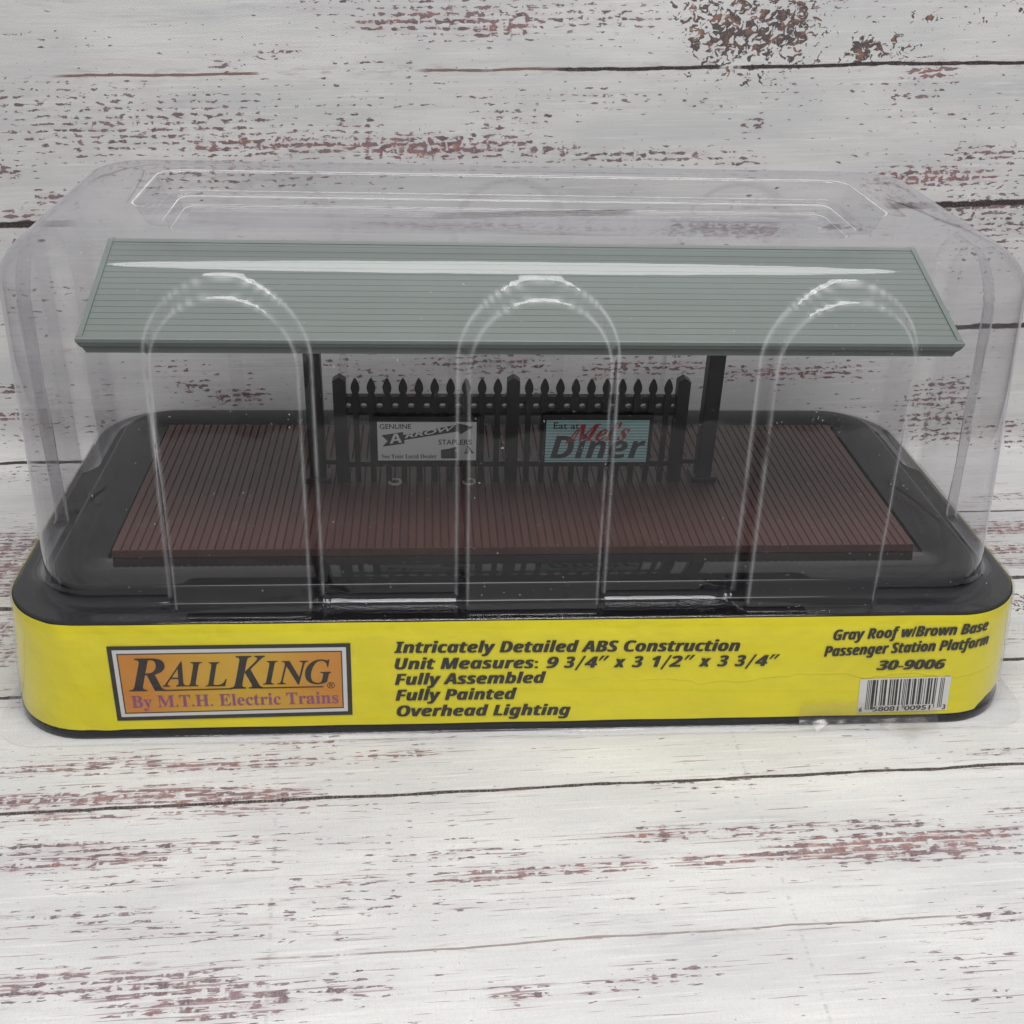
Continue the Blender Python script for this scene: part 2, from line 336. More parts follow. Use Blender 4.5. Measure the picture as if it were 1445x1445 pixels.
def build_sheet():
    xs, x = [], -17.0
    while x < 17.01:
        xs.append(x); x += 0.11 if abs(x) < 9.6 else 0.5
    ss, s = [], -13.6
    while s < 17.0:
        ss.append(s); s += 0.10 if -5.8 < s < 13.4 else 0.5
    nx, ns = len(xs), len(ss)
    verts, dash, rust, chip, uv = [], [], [], [], []
    for s in ss:
        for x in xs:
            sp = s - SLOPE * x
            d = [0.0, 0.0, 0.0]
            for (cx, cs, rx, rs, st, ty) in WEAR:
                ax = abs(x - cx) / (rx * 1.25 + 0.08); ay = abs(sp - cs) / (rs * 1.25 + 0.05)
                if ax < 1.6 and ay < 1.6:
                    w = st * math.exp(-(ax ** 4) * 0.9 - (ay ** 2) * 1.1)
                    d[0 if ty < 2 else 2] = max(d[0 if ty < 2 else 2], w)
                    if ty == 1:
                        d[1] = max(d[1], w)
            dash.append(d[0]); rust.append(d[1]); chip.append(d[2])
            p = sheet_point(x, s)
            if s <= YF:
                z = 0.012 * noise.noise(Vector((x * 0.35, s * 0.35, 3.1)))
                p = (p[0], p[1], p[2] + z - 0.012)
            else:
                p = (p[0], p[1] + 0.10 * noise.noise(Vector((x * 0.12, s * 0.15, 8.0))), p[2])
            verts.append(p); uv.append((x, sp))
    faces = [(j * nx + i, j * nx + i + 1, (j + 1) * nx + i + 1, (j + 1) * nx + i) for j in range(ns - 1) for i in range(nx - 1)]
    o = link('backdrop', verts, faces, None, None, True)
    me = o.data
    for nm, arr in (('wear_dash', dash), ('wear_rust', rust), ('wear_chip', chip)):
        at = me.attributes.new(nm, 'FLOAT', 'POINT')
        at.data.foreach_set('value', arr)
    at = me.attributes.new('print_pos', 'FLOAT_VECTOR', 'POINT')
    at.data.foreach_set('vector', [c for u, v in uv for c in (u, v, 0.0)])
    # ---- the print
    m, n, l, p = new_mat('whitewashed_plank_print')
    g = G(m)
    def attr(nm):
        a = g.n('ShaderNodeAttribute'); a.attribute_name = nm
        return a
    pos = attr('print_pos').outputs['Vector']
    sx = g.n('ShaderNodeSeparateXYZ'); l.new(pos, sx.inputs[0])
    X, S = sx.outputs[0], sx.outputs[1]
    def aniso(fx, fs, sc=1.0, det=3.0, ro=0.55, off=0.0, dist=0.0):
        return g.noise(g.comb(g.math('MULTIPLY', X, fx), g.math('MULTIPLY', S, fs), off), sc, det, ro, dist)
    # whitewash: broad clouds, long grain, fine brush lines
    col = g.mix(g.step(aniso(0.30, 1.1, det=4), 0.30, 0.72), (0.53, 0.53, 0.54, 1), (0.655, 0.65, 0.645, 1))
    col = g.mix(g.math('MULTIPLY', g.step(aniso(0.5, 9.0, det=4, ro=0.6, off=4), 0.50, 0.72), 0.55), col, (0.52, 0.51, 0.53, 1))
    col = g.mix(g.math('MULTIPLY', g.step(aniso(1.2, 34.0, det=3, ro=0.6, off=9), 0.52, 0.70), 0.35), col, (0.47, 0.46, 0.48, 1))
    col = g.mix(g.math('MULTIPLY', g.step(aniso(0.7, 26.0, det=3, off=14), 0.54, 0.70), 0.35), col, (0.78, 0.78, 0.77, 1))
    # worn marks
    wd, wr, wc = attr('wear_dash').outputs['Fac'], attr('wear_rust').outputs['Fac'], attr('wear_chip').outputs['Fac']
    base_wear = g.step(aniso(0.22, 1.5, det=3, ro=0.6, off=111), 0.46, 0.72)     # a little wear everywhere, in long bands
    wd = g.math('MAXIMUM', wd, g.math('MULTIPLY', base_wear, 0.44))
    soft = aniso(3.0, 8.0, det=4, ro=0.6, off=21)
    flat = g.math('SUBTRACT', 1.0, g.step(S, 4.6, 5.6))        # the lower planks are worn in long thin strokes, the upper ones in short dabs
    d_up = g.math('ADD', g.math('MULTIPLY', aniso(6.8, 19.0, det=2.0, ro=0.5, off=2, dist=0.3), 0.72), g.math('MULTIPLY', aniso(15.0, 42.0, det=2.0, ro=0.6, off=6), 0.28))
    d_lo = g.math('ADD', g.math('MULTIPLY', aniso(4.2, 30.0, det=2.0, ro=0.5, off=12, dist=0.2), 0.72), g.math('MULTIPLY', aniso(15.0, 60.0, det=2.0, ro=0.6, off=16), 0.28))
    dn = g.math('ADD', g.math('MULTIPLY', d_up, g.math('SUBTRACT', 1.0, flat)), g.math('MULTIPLY', d_lo, flat))
    # saw marks: the wear sits in rows, a tenth of an inch apart, and in loose columns
    row = g.math('SINE', g.math('ADD', g.math('MULTIPLY', S, 2 * math.pi * 10.5), g.math('MULTIPLY', aniso(0.6, 1.2, det=2, off=121), 9.0)))
    colm = g.math('SINE', g.math('ADD', g.math('MULTIPLY', X, 2 * math.pi * 4.4), g.math('MULTIPLY', aniso(0.5, 0.5, det=2, off=125), 14.0)))
    dn = g.math('ADD', dn, g.math('ADD', g.math('MULTIPLY', row, 0.06), g.math('MULTIPLY', colm, 0.03)))
    thr = g.math('SUBTRACT', 0.69, g.math('MULTIPLY', wd, 0.26))
    md = g.step(g.math('SUBTRACT', dn, thr), -0.012, 0.045)
    md = g.math('MULTIPLY', md, g.step(aniso(11.0, 7.0, det=1.5, off=26), 0.36, 0.47))      # broken into dabs by the saw marks
    hue = aniso(1.6, 4.0, det=2, off=31)
    dark = g.mix(g.step(hue, 0.35, 0.65), (0.075, 0.034, 0.044, 1), (0.19, 0.11, 0.14, 1))
    rustc = g.mix(g.step(soft, 0.35, 0.65), (0.175, 0.050, 0.048, 1), (0.32, 0.130, 0.105, 1))
    mark = g.mix(g.math('MULTIPLY', wr, g.step(aniso(4.0, 10.0, off=41), 0.40, 0.60), clamp=True), dark, rustc)
    tint = g.math('MULTIPLY', wd, g.math('MULTIPLY', g.step(soft, 0.38, 0.70), 0.46))
    smear = g.math('MULTIPLY', g.step(aniso(0.45, 2.6, det=4, ro=0.6, off=131), 0.50, 0.72), g.step(aniso(2.0, 22.0, det=3, ro=0.6, off=135), 0.38, 0.66))
    col = g.mix(g.math('MULTIPLY', smear, 0.42), col, (0.36, 0.345, 0.375, 1))
    col = g.mix(tint, col, (0.38, 0.29, 0.31, 1))
    col = g.mix(g.math('MULTIPLY', md, 0.88), col, mark)
    # long thin cracks in the paint of the lower planks
    crack = aniso(0.85, 34.0, det=2.5, ro=0.55, off=71, dist=0.15)
    cm = g.step(g.math('SUBTRACT', crack, g.math('SUBTRACT', 0.655, g.math('MULTIPLY', wd, 0.14))), -0.008, 0.03)
    cm = g.math('MULTIPLY', g.math('MULTIPLY', cm, flat), g.step(aniso(3.0, 30.0, det=2, off=75), 0.36, 0.50))
    col = g.mix(g.math('MULTIPLY', cm, 0.70), col, g.mix(g.step(hue, 0.4, 0.6), (0.17, 0.10, 0.125, 1), (0.23, 0.13, 0.12, 1)))
    cn = g.noise(g.comb(X, g.math('MULTIPLY', S, 1.15), 3.0), 9.5, 2.5, 0.55, 0.9)
    mc = g.step(g.math('SUBTRACT', cn, g.math('SUBTRACT', 0.76, g.math('MULTIPLY', wc, 0.285))), -0.01, 0.035)
    ccol = g.mix(g.step(g.noise(g.comb(X, S, 7.0), 5.0, 3, 0.6), 0.48, 0.66), (0.042, 0.020, 0.022, 1), (0.20, 0.085, 0.050, 1))
    col = g.mix(g.math('MULTIPLY', mc, 0.92), col, ccol)
    # plank joints: position, half width, strength, how much paint bridges them, colour
    # (and the stretches along x where the paint leaves them open)
    seams = [(-6.3, 0.012, 0.8, 0, [(-9, 20)], 0.45), (-4.31, 0.011, 0.7, 1, [(-3.4, 4.2)], 0.40), (-2.21, 0.021, 1.0, 0, [(-20, 20)], 0.05), (-0.22, 0.028, 1.0, 0, [(-20, 20)], 0.05),
             (1.74, 0.042, 1.0, 0, [(-20, 20)], 0.05), (3.74, 0.020, 0.95, 0, [(6.0, 20)], 0.05), (5.94, 0.024, 1.0, 0, [(-20, -5.3)], 0.05), (7.85, 0.040, 1.0, 0, [(6.3, 20)], 0.05),
             (9.92, 0.044, 1.0, 0, [(-20, -6.4), (-1.2, 2.2), (6.0, 20)], 0.05), (12.04, 0.018, 0.9, 1, [(-6.6, -2.2), (-1.4, 2.0)], 0.44), (12.04, 0.024, 1.0, 0, [(0.6, 20)], 0.42), (14.1, 0.03, 1, 0, [(-20, 20)], 0.4)]
    wobble = g.math('MULTIPLY', g.math('SUBTRACT', aniso(0.8, 0.4, det=3, off=51), 0.5), 0.085)
    Sw = g.math('ADD', S, wobble)
    for k, (s0, hw, st, kind, spans, gap) in enumerate(seams):
        dist = g.math('ABSOLUTE', g.math('SUBTRACT', Sw, s0))
        ragged = g.math('MULTIPLY', hw * 1.3, aniso(5.0, 3.0, det=2, off=60 + k))
        edge = g.math('ADD', ragged, hw * 0.45)
        line = g.math('SUBTRACT', 1.0, g.step(dist, g.math('MULTIPLY', edge, 0.75), g.math('MULTIPLY', edge, 1.25)))
        pres = g.step(g.noise(g.comb(g.math('MULTIPLY', X, 0.55), 3.7 * k + 1.0), 1.0, 4, 0.6), gap - 0.03, gap + 0.03)
        inside = None
        for xa, xb in spans:
            q = g.math('MULTIPLY', g.step(X, xa, xa + 0.35), g.math('SUBTRACT', 1.0, g.step(X, xb - 0.35, xb)))
            inside = q if inside is None else g.math('MAXIMUM', inside, q)
        pres = g.math('MULTIPLY', pres, inside)
        c = (0.030, 0.018, 0.020, 1) if kind == 0 else (0.16, 0.085, 0.065, 1)
        col = g.mix(g.math('MULTIPLY', g.math('MULTIPLY', line, pres), st), col, c)
        halo = g.math('MULTIPLY', g.math('SUBTRACT', 1.0, g.step(dist, 0.02, 0.12)), g.step(aniso(2.5, 12.0, det=3, off=80 + k), 0.55, 0.68))
        col = g.mix(g.math('MULTIPLY', halo, 0.28), col, (0.20, 0.11, 0.11, 1))
    # two old fold creases across the cloth
    for (x0, dx, off) in ((-3.0, -0.08, 91), (2.5, 0.01, 95)):
        dist = g.math('ABSOLUTE', g.math('SUBTRACT', X, g.math('ADD', x0, g.math('MULTIPLY', S, dx))))
        ln = g.math('SUBTRACT', 1.0, g.step(dist, 0.008, 0.028))
        dot = g.step(aniso(1.0, 22.0, det=3, off=off), 0.46, 0.60)
        near = g.math('SUBTRACT', 1.0, g.step(S, 3.0, 5.0))
        col = g.mix(g.math('MULTIPLY', g.math('MULTIPLY', g.math('MULTIPLY', ln, dot), near), 0.42), col, (0.30, 0.29, 0.28, 1))
    # crumbs of dirt
    cr = g.step(g.noise(g.comb(X, S, 1.5), 16.0, 1.0, 0.5), 0.845, 0.86)
    col = g.mix(g.math('MULTIPLY', cr, 0.8), col, (0.06, 0.055, 0.05, 1))
    # woven cloth grain
    wv = g.math('MULTIPLY', g.math('SINE', g.math('MULTIPLY', X, 2 * math.pi * 26)), g.math('SINE', g.math('MULTIPLY', S, 2 * math.pi * 26)))
    grain = g.noise(g.comb(X, S, 5.0), 45.0, 3, 0.7)
    col = g.mix(g.math('MULTIPLY', g.step(grain, 0.42, 0.72), 0.24), col, (0.42, 0.41, 0.40, 1))
    thread = g.math('MULTIPLY', g.step(aniso(46.0, 9.0, det=2, ro=0.6, off=141), 0.45, 0.65), g.math('MULTIPLY', flat, 0.16))
    col = g.mix(thread, col, (0.46, 0.45, 0.44, 1))
    l.new(col, p.inputs['Base Color'])
    p.inputs['Roughness'].default_value = 0.62
    p.inputs['Specular IOR Level'].default_value = 0.3
    bn = g.n('ShaderNodeBump'); bn.inputs['Strength'].default_value = 0.35; bn.inputs['Distance'].default_value = 0.012
    l.new(g.math('ADD', g.math('MULTIPLY', wv, 0.25), grain), bn.inputs['Height'])
    l.new(bn.outputs[0], p.inputs['Normal'])
    me.materials.append(m)
    o['kind'] = 'structure'
    o['label'] = 'whitewashed wood plank print sheet curving up behind the package'
    return o
build_sheet()

# ------------------------------------------------------------------ rounded rectangle rings
CX = 0.03
NS, NC = 84, 12
def front_fractions():
    """where along the front the rings carry points: closer together at the edges of the three ribs"""
    xs, x = [], -4.88
    while x < 4.88:
        xs.append(x)
        near = min(abs(abs(x - c) - 0.80) for c in (-3.24, 0.0, 3.24))
        rib = min(abs(x - c) for c in (-3.24, 0.0, 3.24)) < 0.8
        x += 0.0125 if near < 0.17 else (0.02 if rib else 0.05)
    return [(q + 4.88) / 9.76 for q in xs]
FF = front_fractions()
def ring_param():
    """(side, fraction) list shared by all rings, anticlockwise from the front left"""
    out = [('f', t) for t in FF]
    for k in range(NC): out.append(('c0', k / NC))
    for k in range(NS): out.append(('r', k / NS))
    for k in range(NC): out.append(('c1', k / NC))
    out += [('b', t) for t in FF]
    for k in range(NC): out.append(('c2', k / NC))
    for k in range(NS): out.append(('l', k / NS))
    for k in range(NC): out.append(('c3', k / NC))
    return out
RP = ring_param()
def ring(hx, y0, y1, r, z, cx=CX, params=None):
    pts = []
    for side, t in (params or RP):
        lx, ly = hx - r, (y1 - y0) / 2 - r
        yc = (y0 + y1) / 2
        if side == 'f': pts.append((cx - lx + 2 * lx * t, y0, z, 0, -1))
        elif side == 'b': pts.append((cx + lx - 2 * lx * t, y1, z, 0, 1))
        elif side == 'r': pts.append((cx + hx, yc - ly + 2 * ly * t, z, 1, 0))
        elif side == 'l': pts.append((cx - hx, yc + ly - 2 * ly * t, z, -1, 0))
        else:
            q = int(side[1]); a = math.radians(-90 + 90 * q + 90 * t)
            ox = cx + (lx if q in (0, 1) else -lx); oy = yc + (ly if q in (1, 2) else -ly)
            pts.append((ox + r * math.cos(a), oy + r * math.sin(a), z, math.cos(a), math.sin(a)))
    return pts

def loft(rings, cap_first=True, cap_last=False):
    n = len(rings[0]); v, f = [], []
    for rg in rings: v += [p[:3] for p in rg]
    for j in range(len(rings) - 1):
        for i in range(n):
            a, b = j * n + i, j * n + (i + 1) % n
            f.append((a, a + n, b + n, b))
    if cap_first:
        c = [sum(p[k] for p in rings[0]) / n for k in range(3)]
        v.append(tuple(c)); ci = len(v) - 1
        f += [(ci, i, (i + 1) % n) for i in range(n)]
    if cap_last:
        o = (len(rings) - 1) * n
        c = [sum(p[k] for p in rings[-1]) / n for k in range(3)]
        v.append(tuple(c)); ci = len(v) - 1
        f += [(ci, o + (i + 1) % n, o + i) for i in range(n)]
    return v, f

SMALL = [('f', k / 60) for k in range(60)] + [('c0', k / 12) for k in range(12)] + [('r', k / 20) for k in range(20)] + [('c1', k / 12) for k in range(12)] \
      + [('b', k / 60) for k in range(60)] + [('c2', k / 12) for k in range(12)] + [('l', k / 20) for k in range(20)] + [('c3', k / 12) for k in range(12)]
def oring(o, z, r, params=None, ox=None, cx=CX):
    return ring(4.875 + (o if ox is None else ox), -o, 3.5 + o, r, z, cx=cx, params=params)

def wall_o(z):
    """how far the outer wall stands out from the deck at height z"""
    return 1.125 + (1.52 - z) / 1.40 * 0.095

package = thing('display_package', 'long clear plastic display package with yellow printed band and black tray', 'package', (CX, 1.75, 0))
station = thing('model_station', 'model railway station platform with grey roof and dark fence under the clear plastic', 'model building', (0, 1.75, 1.70))
OFFP = Vector((CX, 1.75, 0)); OFFS = Vector((0, 1.75, 1.70))
def pk(o):      # keep world coordinates while parented
    o.data.transform(Matrix.Translation(-OFFP)) if o.parent == package else None
    return o

# black tray --------------------------------------------------------
def build_tray():
    P = SMALL
    R = [oring(0.05, 1.690, 0.03, P), oring(0.06, 1.693, 0.04, P), oring(0.075, 1.733, 0.05, P), oring(0.085, 1.740, 0.06, P),
         oring(0.64, 1.740, 0.62, P), oring(0.665, 1.736, 0.64, P), oring(0.682, 1.722, 0.66, P), oring(0.69, 1.70, 0.67, P),
         oring(0.735, 1.575, 0.70, P), oring(0.75, 1.545, 0.72, P), oring(0.785, 1.531, 0.74, P), oring(0.82, 1.53, 0.76, P),
         oring(1.085, 1.53, 0.93, P), oring(1.11, 1.527, 0.94, P), oring(1.122, 1.512, 0.95, P)]
    for z in (1.2, 0.8, 0.4, 0.14): R.append(oring(wall_o(z) - 0.003, z, 0.95, P))
    R += [oring(1.224, 0.125, 0.96, P), oring(1.236, 0.112, 0.97, P), oring(1.240, 0.095, 0.97, P), oring(1.243, 0.02, 0.97, P), oring(1.235, 0.0, 0.97, P), oring(1.15, 0.0, 0.9, P)]
    v, f = loft(R, True, True)
    o = link('base_tray', v, f, MAT['tray'], package, True)
    o['label'] = 'glossy black tray with raised plinth'
    return o

# clear cover -------------------------------------------------------
ARCHES = [CX - 3.24, CX, CX + 3.24]
def stadium(x, z, R, zc):
    return abs(x) - R if z < zc else math.hypot(x, z - zc) - R
def ramp(d, w):
    t = max(0.0, min(1.0, 0.5 - d / w))
    return t * t * (3 - 2 * t) * 0.25 + t * 0.75
def push_out(p):
    x, y, z, nx, ny = p
    d = 0.0
    if ny in (-1, 1) and nx == 0:
        for c in ARCHES:
            d = max(d, 0.265 * ramp(stadium(x - c, z, 0.80, 4.42), 0.115))
    elif ny == 0:
        d = max(d, 0.21 * ramp(stadium(y - 1.75, z, 0.74, 4.36), 0.11))
    # slack, slightly wavy sheet
    w = 0.006 * noise.noise(Vector((x * 0.7, y * 0.7, z * 0.6))) + 0.0025 * noise.noise(Vector((x * 3.1 + 5, y * 3.1, z * 2.2)))
    # crumpled spots at the foot between the ribs
    for cx_, cz_ in ((CX - 2.33, 1.66), (CX + 2.28, 1.68)):
        q = math.hypot((x - cx_) / 0.19, (z - cz_) / 0.20)
        if q < 2 and ny == -1:
            w += math.exp(-q * q) * (0.08 * noise.noise(Vector((x * 8, z * 9, cx_))) + 0.045 * noise.noise(Vector((x * 19, z * 22, cx_))))
    d += w
    return (x + nx * d, y + ny * d, z)

def build_cover():
    R = []
    TX = CX - 0.09                              # the cover leans a little to the left
    def rec(hx, y0, y1, r, z, cx=TX - 0.03): R.append([p[:3] for p in ring(hx + 0.04, y0, y1, r, z, cx=cx)])
    def fil(hx, y0, y1, r, z0, z1, dh, n=4, up=True):
        """small round between a level and a steep face"""
        for k in range(n + 1):
            a = math.pi / 2 * k / n
            if up: e, z = dh * math.sin(a), z0 + (z1 - z0) * (1 - math.cos(a))
            else: e, z = dh * (1 - math.cos(a)), z0 + (z1 - z0) * math.sin(a)
            rec(hx + e, y0 - e, y1 + e, r + e * 0.6, z)
    rec(3.80, 1.590, 2.44, 0.10, 5.205); rec(3.96, 1.470, 2.58, 0.15, 5.205)
    fil(3.98, 1.450, 2.60, 0.16, 5.205, 5.235, 0.03)
    fil(4.03, 1.390, 2.655, 0.18, 5.285, 5.312, 0.028, up=False)
    rec(4.08, 1.340, 2.71, 0.19, 5.313); rec(4.17, 1.270, 2.81, 0.21, 5.317)
    fil(4.19, 1.250, 2.83, 0.22, 5.318, 5.350, 0.032)
    fil(4.29, 1.160, 2.925, 0.26, 5.510, 5.556, 0.03, up=False)
    LIPS = [2, 10, len(R) - 1]
    rec(4.34, 1.110, 2.975, 0.29, 5.562); rec(4.365, 1.085, 3.0, 0.30, 5.556); rec(4.38, 1.070, 3.015, 0.31, 5.549)
    # flat rim to the shoulder
    RS = 0.54
    for t in (0.25, 0.5, 0.75):
        o0 = 0.50 - RS
        rec(4.40 + (4.875 + 0.175 + o0 - 4.40) * t, 1.05 + (-o0 - 1.05) * t, 3.035 + (3.5 + o0 - 3.035) * t, 0.32 + 0.10 * t, 5.55 + 0.012 * math.sin(math.pi * t))
    for k in range(0, 19):
        a = math.radians(90 * k / 18)
        o = 0.50 - RS + RS * math.sin(a)
        R.append([push_out(p) for p in oring(o, 5.01 + RS * math.cos(a), 0.42 + 0.28 * math.sin(a), ox=o + 0.175, cx=TX)])
    zs, z = [], 4.985
    while z > 3.75: zs.append(z); z -= 0.02
    while z > 1.95: zs.append(z); z -= 0.16
    while z > 1.69: zs.append(z); z -= 0.03
    for z in zs:
        t = (5.01 - z) / 3.36
        R.append([push_out(p) for p in oring(0.50 + 0.275 * t, z, 0.70 + 0.05 * t, ox=0.675 + 0.11 * t, cx=TX + 0.09 * t)])
    for k in range(0, 10):                      # the foot: a tight round under the ribs, a wide one between them
        a = math.radians(90 * k / 9)
        rg = []
        for p in oring(0.775, 1.672, 0.75, ox=0.79):
            q = push_out(p)
            stick = min(1.0, max(0.0, ((q[0] - p[0]) * p[3] + (q[1] - p[1]) * p[4]) / 0.22))
            e = (0.24 - 0.20 * stick) * (1 - math.cos(a))
            rg.append((q[0] + p[3] * e, q[1] + p[4] * e, 1.552 + 0.135 * (1 - math.sin(a))))
        R.append(rg)
    def led(o, z, r): R.append([p[:3] for p in oring(o, z, r)])
    led(1.105, 1.551, 0.93); led(1.125, 1.550, 0.94); led(1.138, 1.546, 0.95); led(1.148, 1.535, 0.95)
    for z in (1.3, 1.0, 0.7, 0.4, 0.16):
        R.append([(p[0] + p[3] * 0.012 * noise.noise(Vector((p[0] * 0.8, p[1] * 0.8, z))), p[1] + p[4] * 0.012 * noise.noise(Vector((p[0] * 0.8, p[1] * 0.8, z))), z) for p in oring(wall_o(z) + 0.03, z, 0.96)])
    NSK = len(R) - 9
    led(1.252, 0.125, 0.97); led(1.258, 0.10, 0.96); led(1.264, 0.06, 0.92); led(1.275, 0.045, 0.86)
    fl = [list(p[:3]) for p in oring(1.375, 0.045, 0.56)]
    for p in fl:                                # the trimmed flange is uneven
        p[2] = 0.03 + 0.03 * noise.noise(Vector((p[0] * 0.6, p[1] * 0.6, 2)))
    R.append([tuple(p) for p in fl])
    v, f = loft(R, True, False)
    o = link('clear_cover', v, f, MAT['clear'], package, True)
    o.data.materials.append(MAT['skirt'])
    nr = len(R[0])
    fold = [0.0] * len(v)  # per-vertex strength of the highlight lines painted on the cover's edges
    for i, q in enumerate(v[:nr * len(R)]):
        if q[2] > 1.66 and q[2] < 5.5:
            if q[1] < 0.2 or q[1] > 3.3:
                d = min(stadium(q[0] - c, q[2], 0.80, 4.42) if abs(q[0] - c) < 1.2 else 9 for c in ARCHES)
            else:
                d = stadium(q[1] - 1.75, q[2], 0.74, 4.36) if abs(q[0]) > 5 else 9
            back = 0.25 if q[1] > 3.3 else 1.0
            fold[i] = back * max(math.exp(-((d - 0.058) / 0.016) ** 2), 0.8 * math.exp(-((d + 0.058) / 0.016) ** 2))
    for j, rg in enumerate(R):                  # painted highlight lines on the lip and floor folds of the recessed top
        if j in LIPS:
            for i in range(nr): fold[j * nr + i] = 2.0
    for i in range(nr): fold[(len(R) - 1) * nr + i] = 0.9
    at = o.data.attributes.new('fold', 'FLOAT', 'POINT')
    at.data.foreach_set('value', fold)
    for q in range(len(o.data.polygons)):
        if q // nr >= NSK and q < nr * (len(R) - 1):
            o.data.polygons[q].material_index = 1
    o['label'] = 'clear ribbed plastic cover'
    return o

# yellow band -------------------------------------------------------
LSTR = 4.875 + 1.125 - 0.95
def band_pt(u, z, extra=0.008):
    o = wall_o(z) + extra
    r = 0.95 + extra
    hx = 4.875 + o
    L = hx - r
    su = 1 if u >= 0 else -1
    au = abs(u)
    if au <= L:
        return (CX + u, -o, z)
    a = (au - L) / r
    if a <= math.pi / 2:
        return (CX + su * (L + r * math.sin(a)), -o + r - r * math.cos(a), z)
    return (CX + su * hx, -o + r + (au - L - r * math.pi / 2), z)

def torn(u):
    """the card is torn away at the lower right corner"""
    b = 0.115 + 0.006 * noise.noise(Vector((u * 1.3, 0, 0)))
    if u > 4.7:
        b += 0.012 * min(1.0, (u - 4.7) / 0.5)
    if 5.52 < u < 6.3:
        b += 0.15 * math.sin(math.pi * (u - 5.52) / 0.78) ** 0.7 + 0.03 * noise.noise(Vector((u * 9, 1, 0)))
    return b
def build_band():
    us = [-10.2 + 0.06 * k for k in range(341)]
    nz = 14
    v, f = [], []
    for u in us:
        top = 1.516 + 0.007 * noise.noise(Vector((u * 0.9, 4, 0)))
        bot = torn(u)
        for k in range(nz + 1):
            z = bot + (top - bot) * k / nz
            ex = 0.008 + 0.004 * noise.noise(Vector((u * 1.2, z * 2, 0)))
            # two buckles in the card near the left corner
            ex += 0.010 * math.exp(-((u + 5.15 + 0.35 * (z - 0.9)) / 0.10) ** 2)
            v.append(band_pt(u, z, ex))
    n = nz + 1
    for i in range(len(us) - 1):
        for k in range(nz):
            a = i * n + k
            f.append((a, a + n, a + n + 1, a + 1))
    return link('label_band', v, f, MAT['band'], package, True)

# writing -----------------------------------------------------------
def mathf(s, base, digits=None):
    out = ''
    for ch in s:
        if 'A' <= ch <= 'Z': out += chr(base + ord(ch) - 65)
        elif 'a' <= ch <= 'z': out += chr(base + 26 + ord(ch) - 97)
        elif digits and '0' <= ch <= '9': out += chr(digits + ord(ch) - 48)
        else: out += ch
    return out
SERIF_B, SERIF_BI, SANS_BI, SANS_B = 0x1D400, 0x1D468, 0x1D63C, 0x1D5D4
SANS_BD = 0x1D7EC
def raw_text(body, shear=0.0, offset=0.0, spacing=1.0):
    c = bpy.data.curves.new('lettering_source', 'FONT')
    c.body = body; c.size = 1.0; c.offset = offset; c.shear = shear; c.space_character = spacing
    c.resolution_u = 6
    o = bpy.data.objects.new('lettering_source', c)
    COL.objects.link(o)
    dg = bpy.context.evaluated_depsgraph_get()
    me = bpy.data.meshes.new_from_object(o.evaluated_get(dg))
    v = [(q.co.x, q.co.y) for q in me.vertices]
    f = [tuple(q.vertices) for q in me.polygons]
    bpy.data.objects.remove(o); bpy.data.curves.remove(c); bpy.data.meshes.remove(me)
    return v, f
def bounds(v):
    return min(p[0] for p in v), max(p[0] for p in v), min(p[1] for p in v), max(p[1] for p in v)
class Ink:
    """flat lettering laid on a surface given by place(u, v, lift)"""
    def __init__(self, place):
        self.place, self.v, self.f, self.k = place, [], [], 0
    def put(self, v2, f, lift):
        self.k += 1
        k = len(self.v)
        self.v += [self.place(a, b, lift) for a, b in v2]
        self.f += [tuple(i + k for i in q) for q in f]
    def text(self, body, x0, x1, z0, z1, cap, lift, shear=0.0, offset=0.0, capref='H', box=False, spacing=1.0, skew=0.0, heavy=0.0):
        """body between x0 and x1, its base line rising from z0 to z1, capitals cap high (box: cap is the height of the outline itself)"""
        v, f = raw_text(body, shear, offset, spacing)
        a0, a1, b0, b1 = bounds(v)
        if box:
            base, h = b0, b1 - b0
        else:
            rv, _ = raw_text(capref, 0, offset); q = bounds(rv); base, h = 0.0, q[3]
        sx, sz = (x1 - x0) / (a1 - a0), cap / h
        v2 = []
        for p in v:
            t = (p[0] - a0) / (a1 - a0)
            zz = (p[1] - base) * sz
            v2.append((x0 + (p[0] - a0) * sx + skew * zz, z0 + (z1 - z0) * t + zz))
        self.put(v2, f, lift)
        if heavy:                               # a second impression, a hair to the right, for extra weight
            self.put([(a + heavy, b) for a, b in v2], f, lift + 0.0006)
    def quad(self, pts, lift, nu=1):
        """corner order: bottom left, bottom right, top right, top left; split along u"""
        (ax, az), (bx, bz), (cx, cz), (dx, dz) = pts
        v, f = [], []
        for i in range(nu + 1):
            t = i / nu
            v += [(ax + (bx - ax) * t, az + (bz - az) * t), (dx + (cx - dx) * t, dz + (cz - dz) * t)]
        for i in range(nu): f.append((2 * i, 2 * i + 2, 2 * i + 3, 2 * i + 1))
        self.put(v, f, lift)
    def frame(self, outer, inner, lift):
        v = list(outer) + list(inner)
        self.put(v, [(i, (i + 1) % 4, 4 + (i + 1) % 4, 4 + i) for i in range(4)], lift)
    def build(self, name, mat, parent):
        return link(name, self.v, self.f, mat, parent)

def on_band(x, z, lift):
    return band_pt(x - CX, z, 0.013 + lift)

def lerp_frame(c, d):
    """shrink a quadrilateral by d on every side"""
    (ax, az), (bx, bz), (cx, cz), (dx, dz) = c
    return [(ax + d, az + d), (bx - d, bz + d), (cx - d, cz - d), (dx + d, dz - d)]

